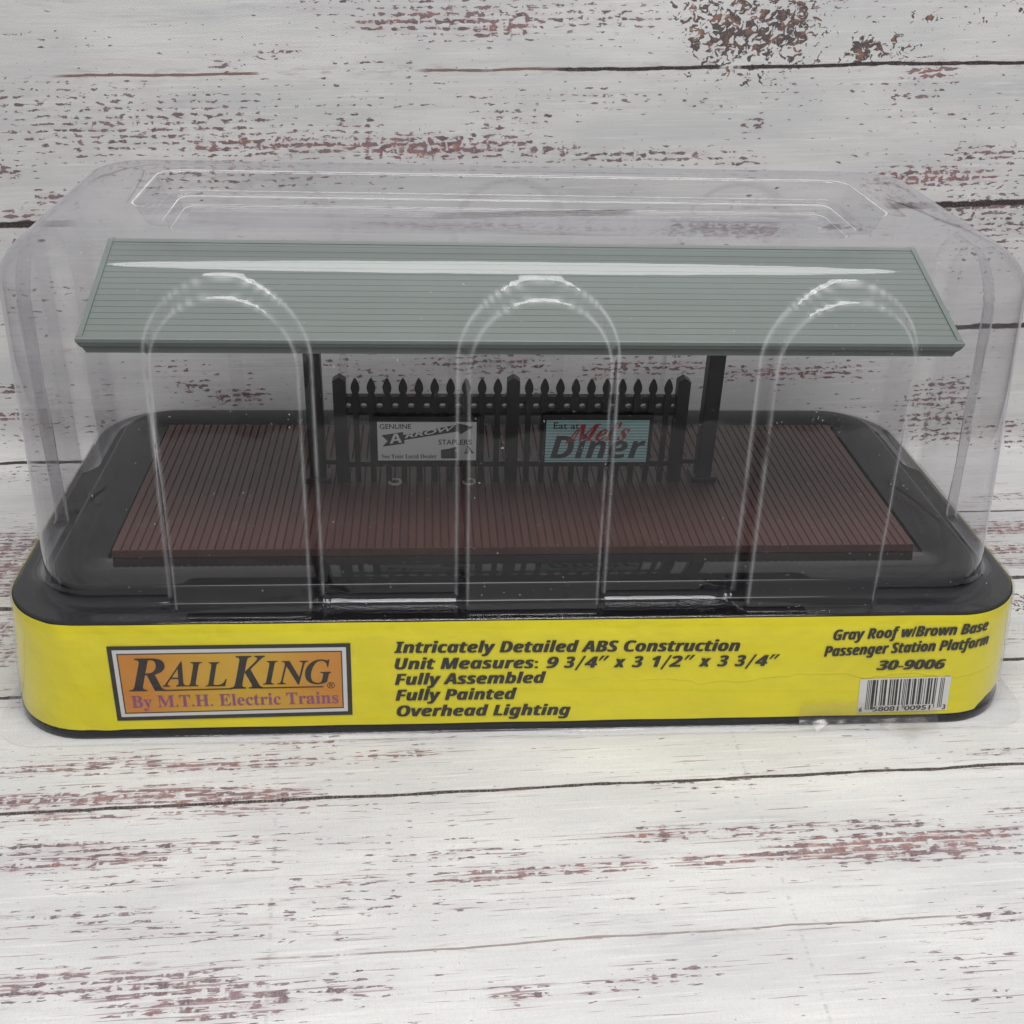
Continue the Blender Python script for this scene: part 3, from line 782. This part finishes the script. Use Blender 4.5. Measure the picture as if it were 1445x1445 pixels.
def build_writing(band):
    parts = []
    C0 = [(-4.738, 0.244), (-2.043, 0.270), (-2.036, 1.250), (-4.742, 1.250)]
    C1, C2, C3 = lerp_frame(C0, 0.052), lerp_frame(C0, 0.098), lerp_frame(C0, 0.110)
    k = Ink(on_band); k.frame(C0, C1, 0.002); parts.append(k.build('logo_border', MAT['ink'], band))
    k = Ink(on_band); k.frame(C1, C2, 0.002); parts.append(k.build('logo_border', MAT['silver'], band))
    k = Ink(on_band); k.quad(C2, 0.001, 6); parts.append(k.build('logo_panel', MAT['logo'], band))
    k = Ink(on_band); k.frame(C2, C3, 0.004)
    def u(c): return -4.738 + (c - 105) * 0.002068
    L = 0.005
    R_, A_, I_, L_, K_, N_, G_ = [mathf(c, SERIF_BI) for c in 'RAILKNG']
    k.text(R_, u(193), u(400), 0.650, 0.650, 0.437, L, box=True)
    for ch, a, b, z, h in ((A_, 376, 508, 0.705, 0.335), (I_, 508, 602, 0.705, 0.325), (L_, 608, 727, 0.700, 0.325),
                           (K_, 742, 944, 0.662, 0.44), (I_, 922, 1012, 0.712, 0.318), (N_, 1000, 1178, 0.706, 0.32), (G_, 1156, 1300, 0.706, 0.335)):
        k.text(ch, u(a), u(b), z, z, h, L, box=True)
    # R's base sits level
    k.quad([(u(372), 0.648), (u(752), 0.656), (u(756), 0.671), (u(370), 0.663)], L + 0.001)
    k.quad([(u(900), 0.660), (u(1252), 0.664), (u(1255), 0.678), (u(903), 0.674)], L + 0.001)
    k.text('®', u(1274), u(1317), 0.645, 0.645, 0.085, L, box=True)
    parts.append(k.build('logo_lettering', MAT['ink'], band))
    k = Ink(on_band)
    k.text(mathf('By M.T.H. Electric Trains', SERIF_B), -4.550, -2.20, 0.425, 0.440, 0.158, 0.005, capref=mathf('H', SERIF_B))
    parts.append(k.build('logo_lettering', MAT['purple'], band))
    # feature list
    k = Ink(on_band)
    H = mathf('H', SANS_BI)
    def fl(s): return mathf(s, SANS_BI)
    cap = 0.150
    k.text(fl('Intricately Detailed ABS Construction'), -1.546, 2.462, 1.112, 1.072, cap, 0.004, capref=H, heavy=0.014)
    # the line of measures mixes slanted words and slanted figures
    def seq(items, zfun):
        for body, x0, x1, kind in items:
            z = zfun(x0)
            if kind == 'w': k.text(fl(body), x0, x1, z, zfun(x1), cap, 0.004, capref=H, heavy=0.014)
            else: k.text(mathf(body, SANS_B, SANS_BD), x0, x1, z, zfun(x1), cap, 0.004, capref=mathf('H', SANS_B), shear=0.22, heavy=0.014)
    zf = lambda x: 0.890 - 0.0073 * (x + 1.54)
    def U(c): return -1.546 + (c - 43) * (2.966 + 1.546) / (1418 - 43)
    seq([('Unit', U(44), U(183), 'w'), ('Measures:', U(204), U(545), 'w'), ('9', U(578), U(618), 'd'), ('3', U(641), U(676), 'd'), ('4', U(714), U(757), 'd'),
         ('x', U(818), U(858), 'w'), ('3', U(884), U(920), 'd'), ('1', U(956), U(984), 'd'), ('2', U(1018), U(1062), 'd'), ('x', U(1125), U(1166), 'w'),
         ('3', U(1193), U(1229), 'd'), ('3', U(1257), U(1292), 'd'), ('4', U(1330), U(1374), 'd')], zf)
    for c in (697, 1005, 1313):                       # the fraction bars
        z = zf(U(c))
        k.quad([(U(c - 18), z - 0.035), (U(c - 10), z - 0.035), (U(c + 22), z + cap + 0.01), (U(c + 14), z + cap + 0.01)], 0.004)
    for c in (771, 1079, 1388):                       # inch marks
        z = zf(U(c)) + cap
        for d in (0, 17):
            k.quad([(U(c + d - 8), z - 0.055), (U(c + d - 2), z - 0.055), (U(c + d + 15), z + 0.01), (U(c + d + 4), z + 0.01)], 0.004)
    k.text(fl('Fully Assembled'), -1.545, 0.202, 0.677, 0.672, cap, 0.004, capref=H, heavy=0.014)
    k.text(fl('Fully Painted'), -1.541, -0.134, 0.458, 0.452, cap, 0.004, capref=H, heavy=0.014)
    k.text(fl('Overhead Lighting'), -1.530, 0.514, 0.236, 0.212, cap, 0.004, capref=H, heavy=0.014)
    parts.append(k.build('feature_lettering', MAT['ink'], band))
    # product name
    k = Ink(on_band)
    c2 = 0.142
    def f2(s): return mathf(s, SANS_BI, None)
    k.text(f2('Gray Roof w/Brown Base'), 3.574, 5.47, 1.198, 1.268, c2, 0.004, capref=H, heavy=0.012, skew=-0.06)
    k.text(f2('Passenger Station Platform'), 3.497, 5.53, 0.975, 1.060, c2, 0.004, capref=H, heavy=0.012, skew=-0.06)
    k.text(mathf('30-9006', SANS_B, SANS_BD), 4.165, 4.990, 0.775, 0.780, 0.132, 0.004, capref=mathf('H', SANS_B), shear=0.18, heavy=0.016)
    parts.append(k.build('product_lettering', MAT['ink'], band))
    # bar code sticker
    k = Ink(on_band); k.quad([(4.030, 0.160), (5.150, 0.180), (5.118, 0.667), (3.996, 0.648)], 0.003, 8)
    sticker = k.build('barcode_panel', MAT['white'], band); parts.append(sticker)
    k = Ink(on_band)
    Lc = ['0001101', '0011001', '0010011', '0111101', '0100011', '0110001', '0101111', '0111011', '0110111', '0001011']
    code = '658081009513'
    bits, tall = '', []
    bits += '101'
    for ch in code[:6]: bits += Lc[int(ch)]
    bits += '01010'
    for ch in code[6:]: bits += ''.join('1' if b == '0' else '0' for b in Lc[int(ch)])
    bits += '101'
    x0, x1 = 4.090, 5.040
    w = (x1 - x0) / len(bits)
    i = 0
    while i < len(bits):
        if bits[i] == '1':
            j = i
            while j < len(bits) and bits[j] == '1': j += 1
            long_bar = i < 10 or i >= 85 or 45 <= i < 50
            lo = 0.205 if long_bar else 0.258
            a, b = x0 + i * w, x0 + j * w
            dz = 0.018 * (a - 4.0)
            k.quad([(a + 0.030, lo + dz), (b + 0.030, lo + dz), (b, 0.632 + dz), (a, 0.632 + dz)], 0.005)
            i = j
        else: i += 1
    for s, a, b in (('6', 4.045, 4.080), ('58081', 4.215, 4.535), ('00951', 4.610, 4.930), ('3', 5.085, 5.120)):
        k.text(s, a, b, 0.178 + 0.018 * (a - 4), 0.178 + 0.018 * (b - 4), 0.066, 0.006, capref='H', offset=0.008, heavy=0.004)
    parts.append(k.build('barcode_lettering', MAT['ink'], band))
    return parts

# torn clear tape under the bar code -------------------------------
def build_tape():
    v, f = [], []
    nu, nv = 40, 10
    for i in range(nu + 1):
        u = 3.30 + 1.72 * i / nu
        for j in range(nv + 1):
            t = j / nv
            z = 0.36 - 0.16 * abs(i / nu - 0.3) - t * 0.30
            if z > 0.13:
                p = band_pt(u - CX, z, 0.055 + 0.010 * noise.noise(Vector((u * 6, z * 6, 0))))
            else:
                k = (0.13 - z)
                q = band_pt(u - CX, 0.13, 0.075)
                p = (q[0], q[1] - k * 0.7, 0.13 - k * 0.55 + 0.02 * noise.noise(Vector((u * 7, z * 8, 4))))
            v.append((p[0], p[1], max(0.02, p[2])))
    for i in range(nu):
        for j in range(nv):
            a = i * (nv + 1) + j
            f.append((a, a + nv + 1, a + nv + 2, a + 1))
    # a corner of it curls forward onto the cloth
    def fold(pts, n=8):
        k = len(v)
        (a, b, c) = [Vector(p) for p in pts]
        idx = {}
        for i in range(n + 1):
            for j in range(n + 1 - i):
                s, t = i / n, j / n
                p = a + (b - a) * s + (c - a) * t
                p.z += 0.05 * noise.noise(p * 4.0) + 0.07 * s * (1 - s)
                p.z = max(p.z, 0.012)
                idx[i, j] = len(v); v.append(tuple(p))
        for i in range(n):
            for j in range(n - i):
                f.append((idx[i, j], idx[i + 1, j], idx[i, j + 1]))
                if i + j < n - 1: f.append((idx[i + 1, j], idx[i + 1, j + 1], idx[i, j + 1]))
    fold([(4.20, -1.31, 0.12), (4.95, -1.32, 0.13), (4.62, -1.60, 0.03)])
    fold([(3.46, -1.31, 0.12), (3.75, -1.31, 0.10), (3.50, -1.42, 0.03)])
    o = link('clear_tape', v, f, MAT['tape'], package, True)
    o['label'] = 'torn piece of clear tape curling at the bottom edge'
    return o

tray = build_tray()
cover = build_cover()
band = build_band()
writing = build_writing(band)
tape = build_tape()
for o in [tray, cover, band, tape] + writing:
    o.data.transform(Matrix.Translation(-OFFP))
# the printed materials read object coordinates: give them the package's front centre as origin

# ------------------------------------------------------------------ the model station (world coordinates, moved under its Empty at the end)
DZ = 1.80                                         # deck surface
spieces = []
def sp(o):
    spieces.append(o); return o

def build_deck():
    prof = []                                     # x,z outline of the board tops with a groove every tenth of an inch
    x0, x1 = -4.875, 4.875
    n = 98
    w = (x1 - x0) / n
    top = []
    for k in range(n):
        a, b = x0 + k * w, x0 + (k + 1) * w
        g = 0.011
        if k > 0: top += [(a, DZ - 0.020), (a + g, DZ - 0.002), (a + g + 0.004, DZ)]
        else: top += [(a, DZ)]
        top += [(b - g - 0.004, DZ), (b - g, DZ - 0.002)] if k < n - 1 else [(b, DZ)]
    nv = len(top)
    v = [(x, 0.0, z) for x, z in top] + [(x, 3.5, z) for x, z in top]
    f = [(i, i + 1, i + 1 + nv, i + nv) for i in range(nv - 1)]
    # skirts
    k = len(v)
    v += [(x, 0.0, 1.70) for x, z in top] + [(x, 3.5, 1.70) for x, z in top]
    f += [(k + i, k + i + 1, i + 1, i) for i in range(nv - 1)]
    f += [(nv + i, nv + i + 1, k + nv + i + 1, k + nv + i) for i in range(nv - 1)]
    f += [(0, nv, k + nv, k), (nv - 1, k + nv - 1, k + 2 * nv - 1, 2 * nv - 1)]
    o = sp(link('deck', v, f, MAT['deck'], station))
    o['label'] = 'brown deck of narrow boards'
    return o

def build_roof():
    m = MB()
    # slope profile: eave y=0 z=4.46 (underside 4.40) to ridge y=1.75 z=5.01, grooves every tenth
    y0, z0, y1, z1 = 0.0, 4.465, 1.75, 5.02
    n = 17
    def slope_side(sign):
        top = []
        for k in range(n + 1):
            t = k / n
            y = y0 + (y1 - y0) * t; z = z0 + (z1 - z0) * t
            if 0 < k < n:
                e = 0.010
                top += [(y - e, z - e * 0.317), (y, z - 0.017), (y + e * 0.35, z - 0.001)]
            else:
                top.append((y, z))
        return top if sign > 0 else [(3.5 - y, z) for y, z in reversed(top)]
    prof = slope_side(1) + slope_side(-1)[1:] + [(3.5, z0 - 0.07), (1.75, z1 - 0.07), (0.0, z0 - 0.07)]
    v = [(-4.83, y, z) for y, z in prof] + [(4.83, y, z) for y, z in prof]
    k = len(prof)
    f = [(i, i + k, (i + 1) % k + k, (i + 1) % k) for i in range(k)]
    m.add(v, f)
    # gable ends, split at the ridge so that each is convex enough
    for x in (-4.83, 4.83):
        pts = [(y0, z0), (y1, z1), (3.5, z0), (3.5, z0 - 0.07), (1.75, z1 - 0.07), (0.0, z0 - 0.07)]
        m.add([(x, y, z) for y, z in pts], [(0, 1, 4, 5), (1, 2, 3, 4)])
    roof = sp(m.build('roof', MAT['roof'], station))
    roof['label'] = 'grey green gabled roof with fine horizontal boards'
    # raised verge strips along both gables
    for x in (-4.875, 4.815):
        e = MB()
        for (ya, za, yb, zb) in ((y0 - 0.01, z0, y1, z1), (3.51, z0, y1, z1)):
            up, dn = 0.014, 0.085
            e.add([(x, ya, za - dn), (x, ya, za + up), (x, yb, zb + up), (x, yb, zb - dn), (x + 0.06, ya, za - dn), (x + 0.06, ya, za + up), (x + 0.06, yb, zb + up), (x + 0.06, yb, zb - dn)],
                  [(0, 1, 2, 3), (7, 6, 5, 4), (0, 4, 5, 1), (1, 5, 6, 2), (3, 2, 6, 7), (0, 3, 7, 4)])
        sp(e.build('verge_board', MAT['roof'], roof))
    # moulded eave gutters, front and back
    for s in (0, 1):
        def Y(y): return y if s == 0 else 3.5 - y
        g = MB()
        p = [(Y(0.02), 4.478), (Y(-0.055), 4.470), (Y(-0.062), 4.462), (Y(-0.062), 4.425), (Y(-0.050), 4.418), (Y(-0.040), 4.380), (Y(-0.012), 4.350), (Y(0.005), 4.345), (Y(0.005), 4.285), (Y(0.075), 4.285), (Y(0.075), 4.44)]
        v, f = [], []
        n_ = len(p)
        for y, z in p: v.append((-4.88 + max(0.0, (4.43 - z) * 0.55), y, z))
        for y, z in p: v.append((4.88 - max(0.0, (4.43 - z) * 0.55), y, z))
        f = [tuple(range(n_)), tuple(range(2 * n_ - 1, n_ - 1, -1))] + [(i, i + n_, (i + 1) % n_ + n_, (i + 1) % n_) for i in range(n_)]
        g.add(v, f)
        sp(g.build('eave_gutter', MAT['roof'], roof))
    # thin ridge cap
    c = MB(); c.along_x([(1.69, 5.008), (1.75, 5.030), (1.81, 5.008), (1.75, 4.995)], -4.88, 4.88)
    sp(c.build('ridge_cap', MAT['roof'], roof))
    # ceiling boards under the roof
    c = MB(); c.along_x([(0.08, 4.385), (1.75, 4.93), (3.42, 4.385), (3.42, 4.372), (1.75, 4.917), (0.08, 4.372)], -4.80, 4.80)
    sp(c.build('ceiling_board', MAT['fence'], roof))
    return roof

def build_post(x):
    m = MB()
    m.box(x - 0.105, x + 0.105, 1.72, 1.93, DZ, 4.92, 0.012)
    o = sp(m.build('post', MAT['fence'], station))
    b = MB(); b.box(x - 0.17, x + 0.17, 1.66, 1.99, DZ - 0.002, DZ + 0.07, 0.012)
    sp(b.build('post_base', MAT['fence'], o))
    # slanting brackets carrying the roof, fore and aft
    k = MB()
    for s in (-1, 1):
        ya = 1.825 + s * 0.10; yb = 1.825 + s * 0.75
        k.add([(x - 0.05, ya, 4.15), (x - 0.05, ya, 4.27), (x - 0.05, yb, 4.64), (x - 0.05, yb, 4.52), (x + 0.05, ya, 4.15), (x + 0.05, ya, 4.27), (x + 0.05, yb, 4.64), (x + 0.05, yb, 4.52)],
              [(0, 1, 2, 3), (7, 6, 5, 4), (0, 4, 5, 1), (1, 5, 6, 2), (2, 6, 7, 3), (3, 7, 4, 0)])
    sp(k.build('bracket', MAT['fence'], o))
    return o

YFN = 1.77
def build_fence():
    xs = [-2.27, -0.045, 2.175]
    root = MB()
    # upper rail: a pierced strip between the posts
    def pierced(xa, xb, n, first, stepx):
        """strip from xa to xb with a round hole midway between pickets"""
        z0, z1 = DZ + 0.985, DZ + 1.205
        cs = [first + stepx * (k + 0.5) for k in range(-1, n)]
        cells = [xa] + [(cs[i] + cs[i + 1]) / 2 for i in range(len(cs) - 1)] + [xb]
        NH = 12
        for i, c in enumerate(cs):
            a, b = cells[i], cells[i + 1]
            zc = DZ + 1.095
            outer = []
            hole = []
            for q in range(NH):
                an = 2 * math.pi * (q + 0.5) / NH
                cx_, cz_ = math.cos(an), math.sin(an)
                hole.append((c + 0.043 * cx_, zc + 0.034 * cz_))
                tx = ((b - c) if cx_ > 0 else (c - a)) / abs(cx_)
                tz = ((z1 - zc) if cz_ > 0 else (zc - z0)) / abs(cz_)
                t = min(tx, tz)
                outer.append((c + t * cx_, zc + t * cz_))
            corners = [(b, z1), (a, z1), (a, z0), (b, z0)]
            ya, yb = YFN - 0.035, YFN + 0.035
            # faces between the hole and the outline, corners patched in
            for y, flip in ((ya, 0), (yb, 1)):
                v = [(p[0], y, p[1]) for p in outer] + [(p[0], y, p[1]) for p in hole] + [(p[0], y, p[1]) for p in corners]
                f = []
                for q in range(NH):
                    r = (q + 1) % NH
                    p0, p1 = outer[q], outer[r]
                    cor = None
                    for ci, cc in enumerate(corners):
                        if (abs(p0[0] - cc[0]) < 1e-6 and abs(p1[1] - cc[1]) < 1e-6 and abs(p0[1] - cc[1]) > 1e-6) or (abs(p1[0] - cc[0]) < 1e-6 and abs(p0[1] - cc[1]) < 1e-6 and abs(p1[1] - cc[1]) > 1e-6):
                            cor = 2 * NH + ci
                    face = [q, r, NH + r, NH + q] if cor is None else [q, cor, r, NH + r, NH + q]
                    f.append(tuple(face))
                root.add(v, f)
            v = [(p[0], ya, p[1]) for p in hole] + [(p[0], yb, p[1]) for p in hole]
            root.add(v, [(q, (q + 1) % NH, NH + (q + 1) % NH, NH + q) for q in range(NH)])
            for z in (z0, z1):
                root.add([(a, ya, z), (b, ya, z), (b, yb, z), (a, yb, z)], [(0, 1, 2, 3)])
    pick = []
    for (pa, pb) in ((xs[0], xs[1]), (xs[1], xs[2])):
        a, b = pa + 0.082, pb - 0.082
        n = 10
        stepx = (pb - pa) / (n + 1.0)
        first = pa + stepx
        pierced(a, b, n, first, stepx)
        pick += [first + stepx * k for k in range(n)]
    # raised lips on the pierced strip and the bottom rail
    for (pa, pb) in ((xs[0], xs[1]), (xs[1], xs[2])):
        root.box(pa + 0.083, pb - 0.083, YFN - 0.048, YFN + 0.048, DZ + 1.206, DZ + 1.228)
        root.box(pa + 0.083, pb - 0.083, YFN - 0.048, YFN + 0.048, DZ + 0.962, DZ + 0.984)
        root.box(pa + 0.083, pb - 0.083, YFN - 0.040, YFN + 0.040, DZ + 0.215, DZ + 0.29)
    root.box(-2.53, -2.353, YFN + 0.03, YFN + 0.10, DZ + 0.215, DZ + 0.28)
    root.box(2.258, 2.53, YFN + 0.03, YFN + 0.10, DZ + 0.215, DZ + 0.28)
    fence = sp(root.build('fence', MAT['fence'], station))
    fence['label'] = 'dark picket fence with pierced top rail'
    proto = None
    for x in pick:
        if proto is None:
            m = MB()
            s, h = 0.038, 0.058
            out = [(-s, 0.0), (s, 0.0), (s, 1.225), (s + 0.012, 1.235), (s + 0.012, 1.255), (s - 0.004, 1.268), (h - 0.006, 1.31), (h, 1.35), (h - 0.010, 1.40), (0.02, 1.465), (0.0, 1.485),
                   (-0.02, 1.465), (-h + 0.010, 1.40), (-h, 1.35), (-h + 0.006, 1.31), (-s + 0.004, 1.268), (-s - 0.012, 1.255), (-s - 0.012, 1.235), (-s, 1.225)]
            m.prism([(px, DZ + pz) for px, pz in out], YFN - 0.058, YFN - 0.0365)
            proto = m.build('picket', MAT['fence'], fence)
            proto.data.transform(Matrix.Translation(-OFFS))
            o = proto
        else:
            o = proto.copy(); COL.objects.link(o); o.parent = fence
        o.location = (x, 0, 0)
    proto = None
    for x in xs:
        if proto is None:
            m = MB()
            m.prism([(-0.082, DZ), (0.082, DZ), (0.082, DZ + 1.445), (0.0, DZ + 1.50), (-0.082, DZ + 1.445)], YFN - 0.075, YFN + 0.075)
            proto = m.build('fence_post', MAT['fence'], fence)
            proto.data.transform(Matrix.Translation(-OFFS))
            o = proto
        else:
            o = proto.copy(); COL.objects.link(o); o.parent = fence
        o.location = (x, 0, 0)
    return fence

YSG = YFN - 0.112
def sign_board(x0, x1, z0, z1, mat, label):
    m = MB(); m.box(x0 - 0.05, x1 + 0.05, YSG + 0.004, YFN - 0.0585, DZ + z0 - 0.05, DZ + z1 + 0.075, 0.008)
    b = sp(m.build('signboard', MAT['fence'], station))
    b['label'] = label
    q = MB(); q.add([(x0, YSG, DZ + z0), (x1, YSG, DZ + z0), (x1, YSG, DZ + z1), (x0, YSG, DZ + z1)], [(0, 1, 2, 3)])
    pnl = sp(q.build('sign_panel', mat, b))
    return b
def on_sign(x, z, lift):
    return (x, YSG - 0.002 - lift, DZ + z)

def build_signs():
    x0, x1, z0, z1 = -1.80, -0.515, 0.345, 0.90
    b = sign_board(x0, x1, z0, z1, MAT['sign_white'], 'white advertising sign with a dark arrow')
    def sx(c): return x0 + (c - 498) / (1172 - 498) * (x1 - x0)
    def sz(c): return z1 + (503 - c) / (765 - 503) * (z1 - z0)
    k = Ink(on_sign)
    k.text('GENUINE', sx(515), sx(728), sz(549), sz(549), sz(516) - sz(549), 0.001, offset=0.012)
    k.text('STAPLERS', sx(912), sx(1140), sz(656), sz(656), sz(622) - sz(656), 0.001, offset=0.012)
    k.text(mathf('See Your Local Dealer', SERIF_B), sx(524), sx(900), sz(750), sz(750), sz(722) - sz(750), 0.001, capref=mathf('H', SERIF_B))
    # the arrow, tail feathers at the left, head at the right
    arrow = [(525, 592), (672, 570), (672, 590), (1035, 522), (1030, 508), (1150, 535), (1060, 588), (1052, 566), (678, 625), (682, 648), (530, 670), (566, 632)]
    c = [(sx(p), sz(q)) for p, q in arrow]
    k.put(c, [(0, 1, 2, 8, 9, 10, 11), (2, 3, 7, 8), (4, 5, 6, 7, 3)], 0.001)
    k.put([(sx(p), sz(q)) for p, q in ((930, 692), (985, 684), (1040, 668), (1040, 752), (930, 752))], [(0, 1, 2, 3, 4)], 0.001)
    for d in (0, 18, 36):                         # the fan of staples
        k.put([(sx(1090 + d / 2), sz(720)), (sx(1096 + d / 2), sz(720)), (sx(1112 + d / 2), sz(672 + d / 3)), (sx(1150 - d / 3), sz(716)), (sx(1158 - d / 3), sz(716)), (sx(1112 + d / 2), sz(662 + d / 3))], [(0, 1, 2, 5), (2, 3, 4, 5)], 0.001)
    sp(k.build('sign_lettering', MAT['ink_soft'], b))
    k = Ink(on_sign)
    k.text(mathf('A', SANS_B), sx(580), sx(664), sz(648), sz(640), sz(585) - sz(648), 0.003, capref=mathf('H', SANS_B), offset=0.01)
    k.text('RROW', sx(684), sx(1024), sz(612), sz(556), sz(576) - sz(606), 0.003, offset=0.03, shear=0.2)
    sp(k.build('sign_lettering', MAT['sign_white'], b))
    # diner sign
    x0, x1, z0, z1 = 0.395, 1.755, 0.315, 0.925
    b = sign_board(x0, x1, z0, z1, MAT['teal'], 'teal striped diner sign')
    def tx(c): return x0 + (c - 240) / (918 - 240) * (x1 - x0)
    def tz(c): return z1 + (498 - c) / (785 - 498) * (z1 - z0)
    k = Ink(on_sign)
    k.text('Eat at', tx(288), tx(456), tz(556), tz(556), tz(512) - tz(556), 0.001, offset=0.008)
    k.text(mathf('Diner', SANS_BI), tx(275), tx(905), tz(757), tz(757), tz(603) - tz(757), 0.001, capref=mathf('H', SANS_BI), offset=0.006)
    sp(k.build('sign_lettering', MAT['ink_soft'], b))
    k = Ink(on_sign)
    k.text(mathf("Mel's", SERIF_BI), tx(400), tx(775), tz(640), tz(632), tz(525) - tz(640), 0.003, capref=mathf('H', SERIF_BI), offset=0.004, skew=0.25)
    k.quad([(tx(370), tz(656)), (tx(384), tz(656)), (tx(452), tz(560)), (tx(440), tz(560))], 0.003)
    sp(k.build('sign_lettering', MAT['red'], b))

def build_pegs():
    for x, y in ((-1.585, 1.70), (-0.60, 1.70)):
        v, f = [], []
        n = 24
        for (r, z) in ((0.055, 0.006), (0.062, 0.014), (0.088, 0.014), (0.096, 0.001)):
            v += [(x + r * math.cos(2 * math.pi * i / n), y + r * math.sin(2 * math.pi * i / n), DZ + z) for i in range(n)]
        for j in range(3):
            f += [(j * n + i, j * n + (i + 1) % n, (j + 1) * n + (i + 1) % n, (j + 1) * n + i) for i in range(n)]
        sp(link('screw_ring', v, f, MAT['eyelet'], station, True))

build_deck()
build_roof()
build_post(-2.60)
build_post(2.58)
build_fence()
build_signs()
build_pegs()
for o in spieces:
    o.data.transform(Matrix.Translation(-OFFS))
